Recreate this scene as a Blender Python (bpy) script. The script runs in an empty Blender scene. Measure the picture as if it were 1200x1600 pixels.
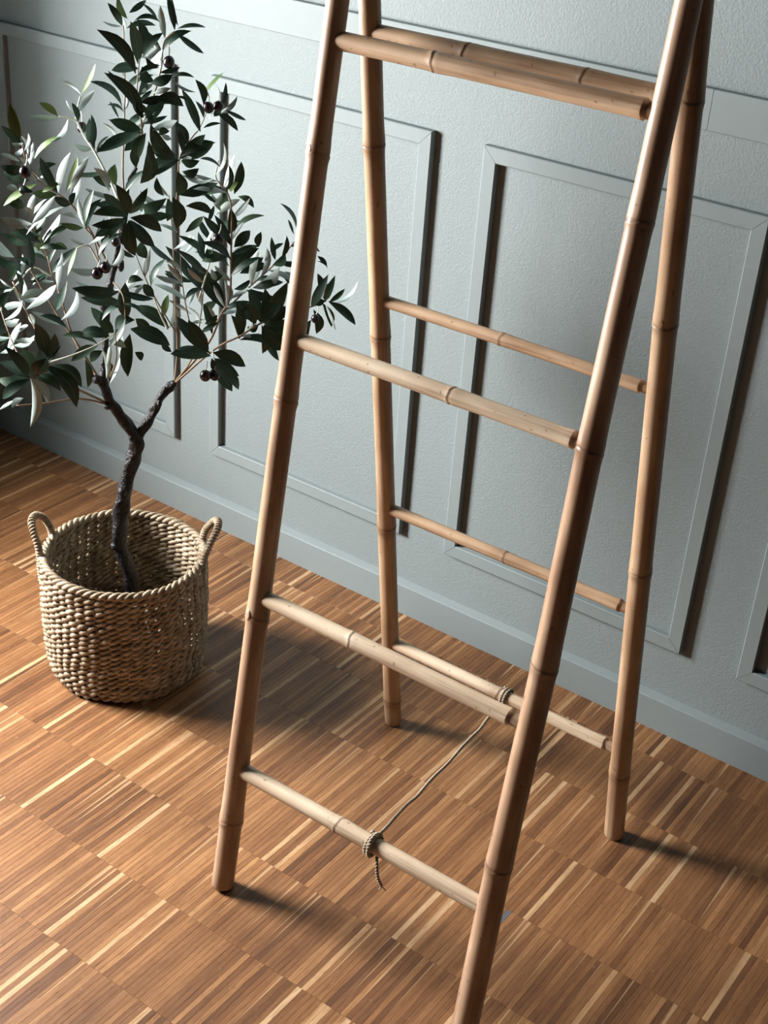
import bpy, bmesh, math, random
from mathutils import Vector, Matrix, Quaternion
random.seed(7)
scene = bpy.context.scene
COL = scene.collection

# ------------------------------------------------------------------ camera
FPX = 2202.708                                    # focal length in pixels of the 1200 x 1600 frame
CAM = Vector((0.0, -1.99899, 1.6))
RIGHT = Vector((0.80617844, 0.58810161, 0.06490625))
FWD = Vector((-0.4840296, 0.71862052, -0.49929941))
UP = Vector((-0.34028175, 0.37110787, 0.86399495))
cd = bpy.data.cameras.new('camera')
cd.sensor_fit = 'VERTICAL'
cd.sensor_height = 36.0
cd.lens = FPX / 1600 * 36.0
cd.clip_start = 0.05
cam = bpy.data.objects.new('camera', cd)
cam.matrix_world = Matrix(((RIGHT.x, UP.x, -FWD.x, CAM.x), (RIGHT.y, UP.y, -FWD.y, CAM.y),
                           (RIGHT.z, UP.z, -FWD.z, CAM.z), (0, 0, 0, 1)))
COL.objects.link(cam)
scene.camera = cam

# ------------------------------------------------------------------ light
WIN_Y0, WIN_Y1, WIN_Z0, WIN_Z1 = -1.46, -0.72, 0.55, 1.72    # window opening in the left wall
WALL_T = 0.25                                     # thick outer wall: the window sits in a deep reveal
WALL_X = -2.54                                    # inner face of the left wall
world = bpy.data.worlds.new('world')
scene.world = world
world.use_nodes = True
bg = world.node_tree.nodes['Background']
bg.inputs[0].default_value = (0.80, 0.90, 1.0, 1)
bg.inputs[1].default_value = 0.016
ld = bpy.data.lights.new('daylight', 'AREA')      # overcast daylight entering by the window
ld.shape = 'RECTANGLE'
ld.size = WIN_Y1 - WIN_Y0 + 0.10
ld.size_y = WIN_Z1 - WIN_Z0 + 0.10
ld.energy = 370
ld.color = (1.0, 0.975, 0.955)
lo = bpy.data.objects.new('daylight', ld)
lo.location = (WALL_X - WALL_T - 0.04, (WIN_Y0 + WIN_Y1) / 2, (WIN_Z0 + WIN_Z1) / 2)
lo.rotation_euler = (0, math.radians(-90), math.radians(0))
lo.rotation_euler = Vector((1, 0, 0)).to_track_quat('-Z', 'Z').to_euler()
COL.objects.link(lo)
scene.cycles.diffuse_bounces = 1                 # bounce light cut short so it hardly fills the shadows
scene.cycles.glossy_bounces = 2
scene.view_settings.view_transform = 'Standard'
scene.view_settings.look = 'None'
scene.view_settings.exposure = 0.0
scene.view_settings.gamma = 1.0
scene.view_settings.use_curve_mapping = False

# ------------------------------------------------------------------ helpers
def pixel_point(px, py, plane_p, plane_n):
    d = FWD + RIGHT * ((px - 600) / FPX) - UP * ((py - 800) / FPX)
    t = (plane_p - CAM).dot(plane_n) / d.dot(plane_n)
    return CAM + d * t

def tag(o, label=None, cat=None, group=None, kind=None):
    if label: o['label'] = label
    if cat: o['category'] = cat
    if group: o['group'] = group
    if kind: o['kind'] = kind
    return o

def empty(name, loc):
    o = bpy.data.objects.new(name, None)
    o.location = loc
    o.empty_display_size = 0.05
    COL.objects.link(o)
    return o

def link_mesh(name, me, parent=None, loc=None):
    o = bpy.data.objects.new(name, me)
    if loc is not None: o.location = loc
    if parent: o.parent = parent
    COL.objects.link(o)
    return o

def mesh(name, verts, faces, mat, smooth=False, attrs=None):
    me = bpy.data.meshes.new(name)
    me.from_pydata([tuple(v) for v in verts], [], faces)
    mats = mat if isinstance(mat, (list, tuple)) else [mat]
    for m in mats: me.materials.append(m)
    if smooth:
        me.polygons.foreach_set('use_smooth', [True] * len(me.polygons))
    for k, vals in (attrs or {}).items():
        a = me.attributes.new(k, 'FLOAT', 'POINT')
        a.data.foreach_set('value', vals)
    me.update()
    return me

def catmull(pts, n):
    P = [Vector(p) for p in pts]
    P = [P[0] * 2 - P[1]] + P + [P[-1] * 2 - P[-2]]
    out = []
    for i in range(1, len(P) - 2):
        a, b, c, d = P[i - 1], P[i], P[i + 1], P[i + 2]
        for k in range(n):
            t = k / n
            out.append(0.5 * (2 * b + (c - a) * t + (2 * a - 5 * b + 4 * c - d) * t * t + (3 * b - a - 3 * c + d) * t ** 3))
    out.append(P[-2].copy())
    return out

def sweep(pts, radii, sides=8, closed=False, caps=True, squash=None):
    """tube along pts; returns verts, faces"""
    n = len(pts)
    V, F = [], []
    T = []
    for i in range(n):
        a = pts[(i - 1) % n] if closed or i > 0 else pts[0]
        b = pts[(i + 1) % n] if closed or i < n - 1 else pts[-1]
        T.append((b - a).normalized())
    ref = Vector((0, 0, 1)) if abs(T[0].z) < 0.9 else Vector((1, 0, 0))
    N = (ref - T[0] * ref.dot(T[0])).normalized()
    for i in range(n):
        if i:
            N = (N - T[i] * N.dot(T[i]))
            N = N.normalized() if N.length > 1e-9 else ref
        B = T[i].cross(N)
        r = radii[i] if hasattr(radii, '__len__') else radii
        for k in range(sides):
            a = 2 * math.pi * k / sides
            V.append(pts[i] + (N * math.cos(a) + B * math.sin(a)) * r)
    m = n if closed else n - 1
    for i in range(m):
        for k in range(sides):
            a = i * sides + k
            b = i * sides + (k + 1) % sides
            c = ((i + 1) % n) * sides + (k + 1) % sides
            d = ((i + 1) % n) * sides + k
            F.append((a, b, c, d))
    if caps and not closed:
        F.append(tuple(range(sides - 1, -1, -1)))
        F.append(tuple((n - 1) * sides + k for k in range(sides)))
    return V, F

def merge(parts):
    V, F = [], []
    for v, f in parts:
        o = len(V)
        V += list(v)
        F += [tuple(i + o for i in q) for q in f]
    return V, F

def box(x0, x1, y0, y1, z0, z1):
    V = [(x, y, z) for z in (z0, z1) for y in (y0, y1) for x in (x0, x1)]
    F = [(0, 2, 3, 1), (4, 5, 7, 6), (0, 1, 5, 4), (2, 6, 7, 3), (0, 4, 6, 2), (1, 3, 7, 5)]
    return V, F

# ------------------------------------------------------------------ materials
class NT:
    def __init__(s, name):
        s.m = bpy.data.materials.new(name)
        s.m.use_nodes = True
        s.t = s.m.node_tree
        s.t.nodes.clear()
        s.out = s.t.nodes.new('ShaderNodeOutputMaterial')
        s.bsdf = s.t.nodes.new('ShaderNodeBsdfPrincipled')
        s.t.links.new(s.bsdf.outputs[0], s.out.inputs[0])
    def n(s, typ, **kw):
        nd = s.t.nodes.new('ShaderNode' + typ)
        for k, v in kw.items():
            setattr(nd, k, v)
        return nd
    def l(s, a, b): s.t.links.new(a, b)
    def val(s, sock, v): s.bsdf.inputs[sock].default_value = v
    def coord(s, which='Object', scale=(1, 1, 1), loc=None):
        tc = s.n('TexCoord')
        mp = s.n('Mapping')
        mp.inputs['Scale'].default_value = scale
        s.l(tc.outputs[which], mp.inputs[0])
        return mp.outputs[0]
    def noise(s, vec, scale, detail=2, rough=0.5):
        nz = s.n('TexNoise')
        nz.inputs['Scale'].default_value = scale
        nz.inputs['Detail'].default_value = detail
        nz.inputs['Roughness'].default_value = rough
        if vec: s.l(vec, nz.inputs['Vector'])
        return nz.outputs['Fac']
    def ramp(s, fac, stops, interp='LINEAR'):
        r = s.n('ValToRGB')
        r.color_ramp.interpolation = interp
        e = r.color_ramp.elements
        while len(e) < len(stops): e.new(0.5)
        for i, (p, c) in enumerate(stops):
            e[i].position = p
            e[i].color = c if len(c) == 4 else (*c, 1)
        s.l(fac, r.inputs[0])
        return r.outputs[0]
    def mix(s, fac, a, b, mode='MIX'):
        m = s.n('Mix', data_type='RGBA', blend_type=mode)
        for sock, v in ((m.inputs[0], fac), (m.inputs[6], a), (m.inputs[7], b)):
            if hasattr(v, 'is_linked'): s.l(v, sock)
            elif isinstance(v, (int, float)): sock.default_value = v
            else: sock.default_value = (*v, 1) if len(v) == 3 else v
        return m.outputs[2]
    def math(s, op, a, b=0.0, c=None):
        m = s.n('Math', operation=op)
        for sock, v in zip(m.inputs, (a, b, c)):
            if v is None: continue
            if hasattr(v, 'is_linked'): s.l(v, sock)
            else: sock.default_value = v
        return m.outputs[0]
    def bump(s, h, dist, strength=1.0):
        b = s.n('Bump')
        b.inputs['Distance'].default_value = dist
        b.inputs['Strength'].default_value = strength
        s.l(h, b.inputs['Height'])
        s.l(b.outputs[0], s.bsdf.inputs['Normal'])
    def attr(s, name, typ='GEOMETRY'):
        a = s.n('Attribute', attribute_name=name, attribute_type=typ)
        return a.outputs['Fac']

PAINT = (0.258, 0.306, 0.311)
def mat_wall():
    t = NT('painted_plaster')
    v = t.coord('Object')
    n1 = t.noise(v, 270, 2, 0.5)
    n2 = t.noise(v, 3.0, 2)
    col = t.mix(n2, tuple(c * 0.95 for c in PAINT), tuple(c * 1.05 for c in PAINT))
    t.l(col, t.bsdf.inputs['Base Color'])
    t.val('Roughness', 0.6)
    t.val('Specular IOR Level', 0.25)
    t.bump(n1, 0.0014, 0.5)
    return t.m

def mat_trim():
    t = NT('painted_wood_trim')
    v = t.coord('Object')
    n1 = t.noise(v, 60, 2)
    col = t.mix(n1, tuple(c * 0.98 for c in PAINT), tuple(c * 1.04 for c in PAINT))
    t.l(col, t.bsdf.inputs['Base Color'])
    t.val('Roughness', 0.55)
    t.val('Specular IOR Level', 0.28)
    t.bump(n1, 0.0006, 0.3)
    return t.m

def mat_parquet():
    """one oak lamella: tone and seed come from the piece, grain runs along y"""
    t = NT('oak_lamella')
    tone = t.math('ADD', t.attr('tone'), t.attr('tone', 'OBJECT'))
    seed = t.math('ADD', t.attr('seed'), t.attr('seed', 'OBJECT'))
    geo = t.n('NewGeometry')
    comb = t.n('CombineXYZ')
    sep = t.n('SeparateXYZ')
    t.l(geo.outputs['Position'], sep.inputs[0])
    t.l(t.math('MULTIPLY', sep.outputs[0], 420), comb.inputs[0])
    t.l(t.math('MULTIPLY', sep.outputs[1], 16), comb.inputs[1])
    t.l(t.math('MULTIPLY', seed, 37.0), comb.inputs[2])
    grain = t.noise(comb.outputs[0], 1.0, 4, 0.6)
    comb2 = t.n('CombineXYZ')
    t.l(t.math('MULTIPLY', sep.outputs[0], 900), comb2.inputs[0])
    t.l(t.math('MULTIPLY', sep.outputs[1], 55), comb2.inputs[1])
    pore = t.noise(comb2.outputs[0], 1.0, 2, 0.5)
    base = t.ramp(tone, [(0.0, (0.150, 0.066, 0.028)), (0.22, (0.220, 0.098, 0.040)), (0.5, (0.300, 0.140, 0.056)),
                         (0.78, (0.395, 0.195, 0.080)), (0.88, (0.470, 0.245, 0.105)), (0.93, (0.66, 0.42, 0.22)), (0.975, (0.70, 0.47, 0.27)), (0.99, (0.30, 0.14, 0.055))])
    g = t.ramp(grain, [(0.25, (0.60, 0.55, 0.50)), (0.5, (1, 1, 1)), (0.75, (1.22, 1.25, 1.28))])
    col = t.mix(1.0, base, g, 'MULTIPLY')
    p = t.ramp(pore, [(0.30, (0.42, 0.36, 0.30)), (0.42, (1, 1, 1))])
    col = t.mix(0.75, col, p, 'MULTIPLY')
    # sapwood wedge: a pale edge that runs slantwise along some pieces
    uv = t.n('UVMap')
    su = t.n('SeparateXYZ')
    t.l(uv.outputs[0], su.inputs[0])
    slope = t.math('MULTIPLY', t.math('SUBTRACT', seed, 0.5), 1.6)
    edge = t.math('ADD', su.outputs[0], t.math('MULTIPLY', slope, su.outputs[1]))
    wedge = t.math('GREATER_THAN', edge, 1.02)
    some = t.math('GREATER_THAN', t.math('FRACT', t.math('MULTIPLY', seed, 17.3)), 0.70)
    col = t.mix(t.math('MULTIPLY', t.math('MULTIPLY', wedge, some), 0.75), col, (0.62, 0.40, 0.21))
    # medullary flecks
    comb3 = t.n('CombineXYZ')
    t.l(t.math('MULTIPLY', sep.outputs[0], 150), comb3.inputs[0])
    t.l(t.math('MULTIPLY', sep.outputs[1], 120), comb3.inputs[1])
    fl = t.noise(comb3.outputs[0], 1.0, 2)
    flk = t.math('GREATER_THAN', fl, 0.70)
    col = t.mix(t.math('MULTIPLY', flk, 0.30), col, (0.60, 0.38, 0.2))
    grey = t.math('MULTIPLY', t.math('GREATER_THAN', tone, 0.985), t.math('GREATER_THAN', su.outputs[1], 0.76))
    col = t.mix(grey, col, (0.15, 0.16, 0.175))
    # large worn / stained patches
    st = t.noise(t.coord('Object'), 1.0, 2)
    pos = t.n('VectorMath', operation='SCALE')
    t.l(geo.outputs['Position'], pos.inputs[0])
    pos.inputs['Scale'].default_value = 5.0
    st = t.noise(pos.outputs[0], 1.0, 3)
    col = t.mix(1.0, col, t.ramp(st, [(0.3, (0.72, 0.70, 0.70)), (0.65, (0.98, 0.96, 0.95))]), 'MULTIPLY')
    t.l(col, t.bsdf.inputs['Base Color'])
    rg = t.n('MapRange')
    t.l(grain, rg.inputs[0])
    rg.inputs[3].default_value = 0.36
    rg.inputs[4].default_value = 0.54
    t.l(rg.outputs[0], t.bsdf.inputs['Roughness'])
    t.val('Specular IOR Level', 0.45)
    t.bump(pore, 0.0003, 0.5)
    return t.m

def mat_subfloor():
    """parquet beyond the built lamellae: the same strips as a pattern"""
    t = NT('oak_parquet_far')
    v = t.coord('Object')
    br = t.n('TexBrick')
    mp = t.n('Mapping')
    mp.inputs['Rotation'].default_value = (0, 0, math.radians(90))
    t.l(v, mp.inputs[0])
    t.l(mp.outputs[0], br.inputs['Vector'])
    br.inputs['Color1'].default_value = (0.25, 0.11, 0.042, 1)
    br.inputs['Color2'].default_value = (0.46, 0.23, 0.095, 1)
    br.inputs['Mortar'].default_value = (0.1, 0.05, 0.02, 1)
    br.inputs['Scale'].default_value = 1.0
    br.inputs['Mortar Size'].default_value = 0.0002
    br.inputs['Brick Width'].default_value = 0.16
    br.inputs['Row Height'].default_value = 0.0088
    br.offset = 0.0
    t.l(br.outputs[0], t.bsdf.inputs['Base Color'])
    t.val('Roughness', 0.45)
    return t.m

def mat_bamboo(name, c_dark, c_mid, c_light):
    t = NT(name)
    v = t.coord('Object', (90, 90, 2.2))
    st = t.noise(v, 1.0, 4, 0.6)
    v2 = t.coord('Object', (26, 26, 6.0))
    pt = t.noise(v2, 1.0, 3, 0.55)
    base = t.ramp(pt, [(0.30, c_dark), (0.52, c_mid), (0.72, c_light)])
    col = t.mix(1.0, base, t.ramp(st, [(0.26, (0.52, 0.46, 0.42)), (0.46, (0.97, 0.96, 0.95)), (0.75, (1.16, 1.15, 1.13))]), 'MULTIPLY')
    nd = t.attr('node')
    col = t.mix(t.math('MULTIPLY', nd, 0.85), col, (0.15, 0.080, 0.045))
    v3 = t.coord('Object', (140, 140, 90))
    sp = t.noise(v3, 1.0, 1)
    col = t.mix(t.math('MULTIPLY', t.math('GREATER_THAN', sp, 0.735), 0.55), col, (0.12, 0.07, 0.04))
    t.l(col, t.bsdf.inputs['Base Color'])
    rr = t.n('MapRange')
    t.l(pt, rr.inputs[0]); rr.inputs[3].default_value = 0.34; rr.inputs[4].default_value = 0.5
    t.l(rr.outputs[0], t.bsdf.inputs['Roughness'])
    t.val('Specular IOR Level', 0.45)
    t.bump(st, 0.0006, 0.35)
    return t.m

def mat_simple(name, color, rough=0.6, var=0.15, scale=40, bump=0.0, spec=0.5, stretch=(1, 1, 1)):
    t = NT(name)
    v = t.coord('Object', stretch)
    n1 = t.noise(v, scale, 3)
    col = t.mix(n1, tuple(c * (1 - var) for c in color), tuple(min(1, c * (1 + var)) for c in color))
    t.l(col, t.bsdf.inputs['Base Color'])
    t.val('Roughness', rough)
    t.val('Specular IOR Level', spec)
    if bump: t.bump(n1, bump, 0.6)
    return t.m

def mat_seagrass():
    t = NT('seagrass')
    v = t.coord('Object')
    n1 = t.noise(v, 55, 3, 0.6)
    n2 = t.noise(v, 380, 2)
    col = t.ramp(n1, [(0.28, (0.15, 0.103, 0.063)), (0.5, (0.335, 0.258, 0.170)), (0.72, (0.52, 0.435, 0.32))])
    col = t.mix(1.0, col, t.ramp(n2, [(0.3, (0.78, 0.76, 0.72)), (0.6, (1.08, 1.08, 1.08))]), 'MULTIPLY')
    t.l(col, t.bsdf.inputs['Base Color'])
    t.val('Roughness', 0.6)
    t.bump(n2, 0.0008, 0.6)
    return t.m

def mat_leaf(name, c0, c1, cy, rough, spec):
    t = NT(name)
    tone = t.attr('tone', 'OBJECT')
    v = t.coord('Object', (1, 1, 1))
    uvn = t.n('UVMap')
    n1 = t.noise(t.coord('UV', (9, 4, 1)), 6.0, 3)
    col = t.mix(n1, c0, c1)
    col = t.mix(tone, col, cy)
    # midrib a little paler
    su = t.n('SeparateXYZ')
    t.l(uvn.outputs[0], su.inputs[0])
    rib = t.math('LESS_THAN', t.math('ABSOLUTE', t.math('SUBTRACT', su.outputs[0], 0.5)), 0.03)
    col = t.mix(t.math('MULTIPLY', rib, 0.45), col, tuple(min(1, c * 1.5 + 0.05) for c in c1))
    t.l(col, t.bsdf.inputs['Base Color'])
    t.val('Roughness', rough)
    t.val('Specular IOR Level', spec)
    return t.m

M = dict(
    wall=mat_wall(), trim=mat_trim(), oak=mat_parquet(), sub=mat_subfloor(),
    leg_front=mat_bamboo('bamboo_brown', (0.27, 0.160, 0.097), (0.45, 0.295, 0.190), (0.62, 0.465, 0.33)),
    leg_back=mat_bamboo('bamboo_tan', (0.31, 0.185, 0.105), (0.46, 0.305, 0.185), (0.60, 0.44, 0.295)),
    rung=mat_bamboo('bamboo_pale', (0.53, 0.395, 0.27), (0.71, 0.575, 0.42), (0.80, 0.68, 0.52)),
    rung_tan=mat_bamboo('bamboo_honey', (0.37, 0.235, 0.14), (0.54, 0.37, 0.235), (0.66, 0.49, 0.33)),
    seagrass=mat_seagrass(),
    bark=mat_simple('dark_bark', (0.0075, 0.006, 0.007), 0.55, 0.6, 150, 0.008, 0.35),
    twig=mat_simple('tan_twig', (0.20, 0.135, 0.075), 0.55, 0.35, 60, 0.0, 0.4),
    petiole=mat_simple('pale_twig', (0.58, 0.60, 0.50), 0.5, 0.2, 60),
    leaf_top=mat_leaf('olive_leaf_top', (0.006, 0.022, 0.017), (0.026, 0.064, 0.038), (0.16, 0.25, 0.06), 0.46, 0.36),
    leaf_under=mat_leaf('olive_leaf_underside', (0.29, 0.37, 0.36), (0.44, 0.53, 0.52), (0.50, 0.58, 0.20), 0.45, 0.45),
    olive=mat_simple('black_olive_skin', (0.014, 0.006, 0.009), 0.22, 0.3, 90),
    soil=mat_simple('dark_soil', (0.02, 0.014, 0.010), 0.9, 0.5, 200, 0.004),
    pot=mat_simple('black_pot_plastic', (0.012, 0.012, 0.012), 0.5, 0.2, 40),
    twine=mat_simple('jute_twine', (0.42, 0.35, 0.26), 0.85, 0.35, 500, 0.0004),
    white=mat_simple('white_window_paint', (0.75, 0.76, 0.75), 0.4, 0.04, 20),
)
def mat_glass():
    m = bpy.data.materials.new('window_glass')
    m.use_nodes = True
    t = m.node_tree
    t.nodes.clear()
    o = t.nodes.new('ShaderNodeOutputMaterial')
    mx = t.nodes.new('ShaderNodeMixShader')
    tr = t.nodes.new('ShaderNodeBsdfTransparent')
    gl = t.nodes.new('ShaderNodeBsdfGlossy')
    gl.inputs['Roughness'].default_value = 0.03
    mx.inputs[0].default_value = 0.06
    t.links.new(tr.outputs[0], mx.inputs[1]); t.links.new(gl.outputs[0], mx.inputs[2])
    t.links.new(mx.outputs[0], o.inputs[0])
    return m
M['glass'] = mat_glass()

# ------------------------------------------------------------------ room shell
WALL_Y = 0.0125                                  # plaster face of the back wall (trim fronts lie at y = 0)
XR = 1.2
v, f = box(WALL_X - WALL_T, XR, WALL_Y, WALL_Y + 0.12, -0.04, 2.5)
tag(link_mesh('wall_back', mesh('wall_back', v, f, M['wall'])), 'grey green textured plaster wall behind the ladder and tree', 'wall', kind='structure')

parts = [box(WALL_X - WALL_T, WALL_X, -3.0, WIN_Y0, -0.04, 2.5), box(WALL_X - WALL_T, WALL_X, WIN_Y1, WALL_Y, -0.04, 2.5),
         box(WALL_X - WALL_T, WALL_X, WIN_Y0, WIN_Y1, -0.04, WIN_Z0), box(WALL_X - WALL_T, WALL_X, WIN_Y0, WIN_Y1, WIN_Z1, 2.5)]
v, f = merge(parts)
tag(link_mesh('wall_left', mesh('wall_left', v, f, M['wall'])), 'grey green side wall with the window that lights the room', 'wall', kind='structure')

win = empty('window_1', (WALL_X - WALL_T + 0.06, (WIN_Y0 + WIN_Y1) / 2, WIN_Z0))
tag(win, 'white framed window in the left side wall', 'window', kind='structure')
wl = win.location
def wpart(name, boxes, mat):
    vv, ff = merge([box(*b) for b in boxes])
    return link_mesh(name, mesh(name, [Vector(q) - wl for q in vv], ff, mat), win)
x0, x1 = WALL_X - WALL_T + 0.03, WALL_X - WALL_T + 0.09
fw = 0.045
wpart('window_frame', [(x0, x1, WIN_Y0, WIN_Y0 + fw, WIN_Z0, WIN_Z1), (x0, x1, WIN_Y1 - fw, WIN_Y1, WIN_Z0, WIN_Z1),
                       (x0, x1, WIN_Y0 + fw, WIN_Y1 - fw, WIN_Z0, WIN_Z0 + fw), (x0, x1, WIN_Y0 + fw, WIN_Y1 - fw, WIN_Z1 - fw, WIN_Z1)], M['white'])
wpart('pane', [(x0 + 0.028, x0 + 0.032, WIN_Y0 + fw, WIN_Y1 - fw, WIN_Z0 + fw, WIN_Z1 - fw)], M['glass'])
wpart('window_sill', [(WALL_X - WALL_T + 0.10, WALL_X + 0.03, WIN_Y0 - 0.03, WIN_Y1 + 0.03, WIN_Z0 - 0.022, WIN_Z0)], M['white'])

# baseboard with a bevelled top
def extrude_x(profile, xa, xb):
    n = len(profile)
    V = [(xa, y, z) for y, z in profile] + [(xb, y, z) for y, z in profile]
    F = [tuple(range(n)), tuple(range(2 * n - 1, n - 1, -1))]
    for i in range(n):
        j = (i + 1) % n
        F.append((i, i + n, j + n, j))
    return V, F
BB = 0.0653
prof = [(WALL_Y, 0.0), (-0.003, 0.0), (-0.003, BB - 0.0015), (-0.0015, BB), (WALL_Y - 0.001, BB + 0.006), (WALL_Y, BB + 0.006)]
v, f = extrude_x(prof, WALL_X, XR)
tag(link_mesh('baseboard_back', mesh('baseboard_back', v, f, M['trim'])), 'grey green baseboard along the foot of the panelled wall', 'baseboard', kind='structure')

# panel frames: four mitred mouldings each
MW = 0.0262
def moulding(parent, origin, a, b, inward, gap=0.00035):
    """mitred flat moulding from outer corner a to outer corner b, width towards inward (x,z tuples)"""
    ax = Vector((a[0], 0, a[1])); bx = Vector((b[0], 0, b[1])); inn = Vector((inward[0], 0, inward[1]))
    d = (bx - ax).normalized()
    e = 0.0016
    A0, B0 = ax + d * gap, bx - d * gap
    A1, B1 = ax + d * (MW + gap) + inn * MW, bx - d * (MW + gap) + inn * MW
    ring_back = [A0, B0, B1, A1]
    front = []
    A0f, B0f = ax + d * (e + gap) + inn * e, bx - d * (e + gap) + inn * e
    A1f, B1f = ax + d * (MW - e + gap) + inn * (MW - e), bx - d * (MW - e + gap) + inn * (MW - e)
    V = []
    for q in ring_back: V.append(q + Vector((0, WALL_Y, 0)))
    for q in ring_back: V.append(q + Vector((0, e * 0.8, 0)))
    for q in (A0f, B0f, B1f, A1f): V.append(q.copy())
    F = [(0, 1, 2, 3), (8, 11, 10, 9)]
    for k in range(4):
        j = (k + 1) % 4
        F.append((k, k + 4, j + 4, j)); F.append((k + 4, k + 8, j + 8, j + 4))
    me = mesh('moulding', [p - origin for p in V], F, M['trim'])
    bm = bmesh.new(); bm.from_mesh(me); bmesh.ops.recalc_face_normals(bm, faces=bm.faces); bm.to_mesh(me); bm.free()
    return link_mesh('moulding', me, parent)
PZ0, PZ1 = 0.1747, 0.9709
frames = [(-2.4131, -1.9096, 'leftmost wall panel frame behind the tree'),
          (-1.8092, -1.3066, 'wall panel frame between the tree and the ladder'),
          (-1.2023, -0.6977, 'wall panel frame seen through the ladder rungs'),
          (-0.5908, -0.0870, 'wall panel frame cut by the right picture edge'),
          (0.018, 0.522, 'wall panel frame beyond the right picture edge')]
for i, (xa, xb, lab) in enumerate(frames):
    o = Vector(((xa + xb) / 2, WALL_Y, PZ0))
    e = tag(empty('trim_%d' % (i + 1), o), lab, 'panel frame', kind='structure')
    moulding(e, o, (xa, PZ0), (xb, PZ0), (0, 1))
    moulding(e, o, (xb, PZ1), (xa, PZ1), (0, -1))
    moulding(e, o, (xa, PZ1), (xa, PZ0), (1, 0))
    moulding(e, o, (xb, PZ0), (xb, PZ1), (-1, 0))
o = Vector((-0.82, WALL_Y, 1.0746))
e = tag(empty('trim_6', o), 'wide flat dado rail above the wall panels', 'rail', kind='structure')
for xa, xb in ((WALL_X, -0.8212), (-0.8204, XR)):
    v, f = extrude_x([(WALL_Y, 1.0746), (0.001, 1.0746), (0, 1.0756), (0, 1.1340), (0.001, 1.1350), (WALL_Y, 1.1350)], xa, xb)
    link_mesh('rail_board', mesh('rail_board', [Vector(q) - o for q in v], f, M['trim']), e)

# ------------------------------------------------------------------ parquet floor
FX0, FX1, FY0 = WALL_X, XR, -3.0
v, f = box(FX0 - WALL_T, FX1, FY0, WALL_Y, -0.04, -0.004)
floor = tag(link_mesh('floor', mesh('floor', v, f, M['sub'])), 'oak lamella parquet floor in narrow strips', 'floor', kind='structure')
SL, SW = 0.16, 0.0088
def lamella(w, l, g=0.00006):
    hw, hl = w / 2 - g, l / 2 - g
    e = 0.00022
    V = [(-hw, -hl, -0.004), (hw, -hl, -0.004), (hw, hl, -0.004), (-hw, hl, -0.004),
         (-hw, -hl, -e), (hw, -hl, -e), (hw, hl, -e), (-hw, hl, -e),
         (-hw + e, -hl + e, 0), (hw - e, -hl + e, 0), (hw - e, hl - e, 0), (-hw + e, hl - e, 0)]
    F = [(8, 9, 10, 11)]
    for k in range(4):
        j = (k + 1) % 4
        F.append((k, j, j + 4, k + 4)); F.append((k + 4, j + 4, j + 8, k + 8))
    return V, F
def add_uv(me, w, l, centers=None):
    uv = me.uv_layers.new(name='UVMap')
    return uv
rows = []
y = -0.0747
rng = random.Random(11)
pieces = []
row_edges = [(WALL_Y, -0.0747)] + [(-0.0747 - SL * k, -0.0747 - SL * (k + 1)) for k in range(10)]
for (ya, yb) in row_edges:
    ph = rng.random() * SW
    n = int((0.45 - FX0) / SW)
    prev = 0.4
    block = 0.5
    for k in range(n):
        cx = FX0 + ph + (k + 0.5) * SW
        if k % 18 == 0: block = rng.uniform(0.36, 0.58)
        r = rng.random()
        if r < 0.058: tone = rng.uniform(0.90, 0.97)
        elif r < 0.13: tone = rng.uniform(0.78, 0.88)
        else: tone = min(0.8, max(0.0, rng.gauss(block, 0.19)))
        cy = (ya + yb) / 2
        if abs(cx + 0.6812) < SW / 2 and yb < -0.5634 < ya: tone = 1.0
        pieces.append((cx, cy, ya - yb, tone, rng.random(), rng.uniform(-0.00008, 0.0)))
def screen(pt):
    q = Vector(pt) - CAM
    dz = q.dot(FWD)
    return 600 + FPX * q.dot(RIGHT) / dz, 800 - FPX * q.dot(UP) / dz, dz
def seen_size(pc):
    x, y, z = screen((pc[0], pc[1], 0))
    if z < 0.1 or not (0 < x < 1200 and 0 < y < 1600): return 0
    return pc[2] / (z * z)
order = sorted(pieces, key=seen_size, reverse=True)
near = set(id(q) for q in order[:300])
LV, LF = lamella(SW, SL)
lam_me = mesh('plank', LV, LF, M['oak'])
def set_uv(me, per):
    uv = me.uv_layers.new(name='UVMap')
    data = []
    for p in me.polygons:
        for vi in p.vertices:
            data += per(vi)
    uv.data.foreach_set('uv', data)
set_uv(lam_me, lambda i: (LV[i][0] / SW + 0.5, LV[i][1] / SL + 0.5))
BV, BF, BT, BS, BU = [], [], [], [], []
fl_loc = floor.location
for pc in pieces:
    cx, cy, ln, tone, seed, dz = pc
    if id(pc) in near and abs(ln - SL) < 1e-6:
        o = link_mesh('plank', lam_me, floor, (cx, cy, dz))
        o['tone'] = tone; o['seed'] = seed
    else:
        vv, ff = lamella(SW, ln)
        o0 = len(BV)
        BV += [(a + cx, b + cy, c + dz) for a, b, c in vv]
        BF += [tuple(i + o0 for i in q) for q in ff]
        BT += [tone] * 12; BS += [seed] * 12
        BU += [(a / SW + 0.5, b / ln + 0.5) for a, b, c in vv]
me = mesh('plank_field', BV, BF, M['oak'], attrs={'tone': BT, 'seed': BS})
set_uv(me, lambda i: BU[i])
o = link_mesh('plank_field', me, floor)
o['kind'] = 'stuff'

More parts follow.
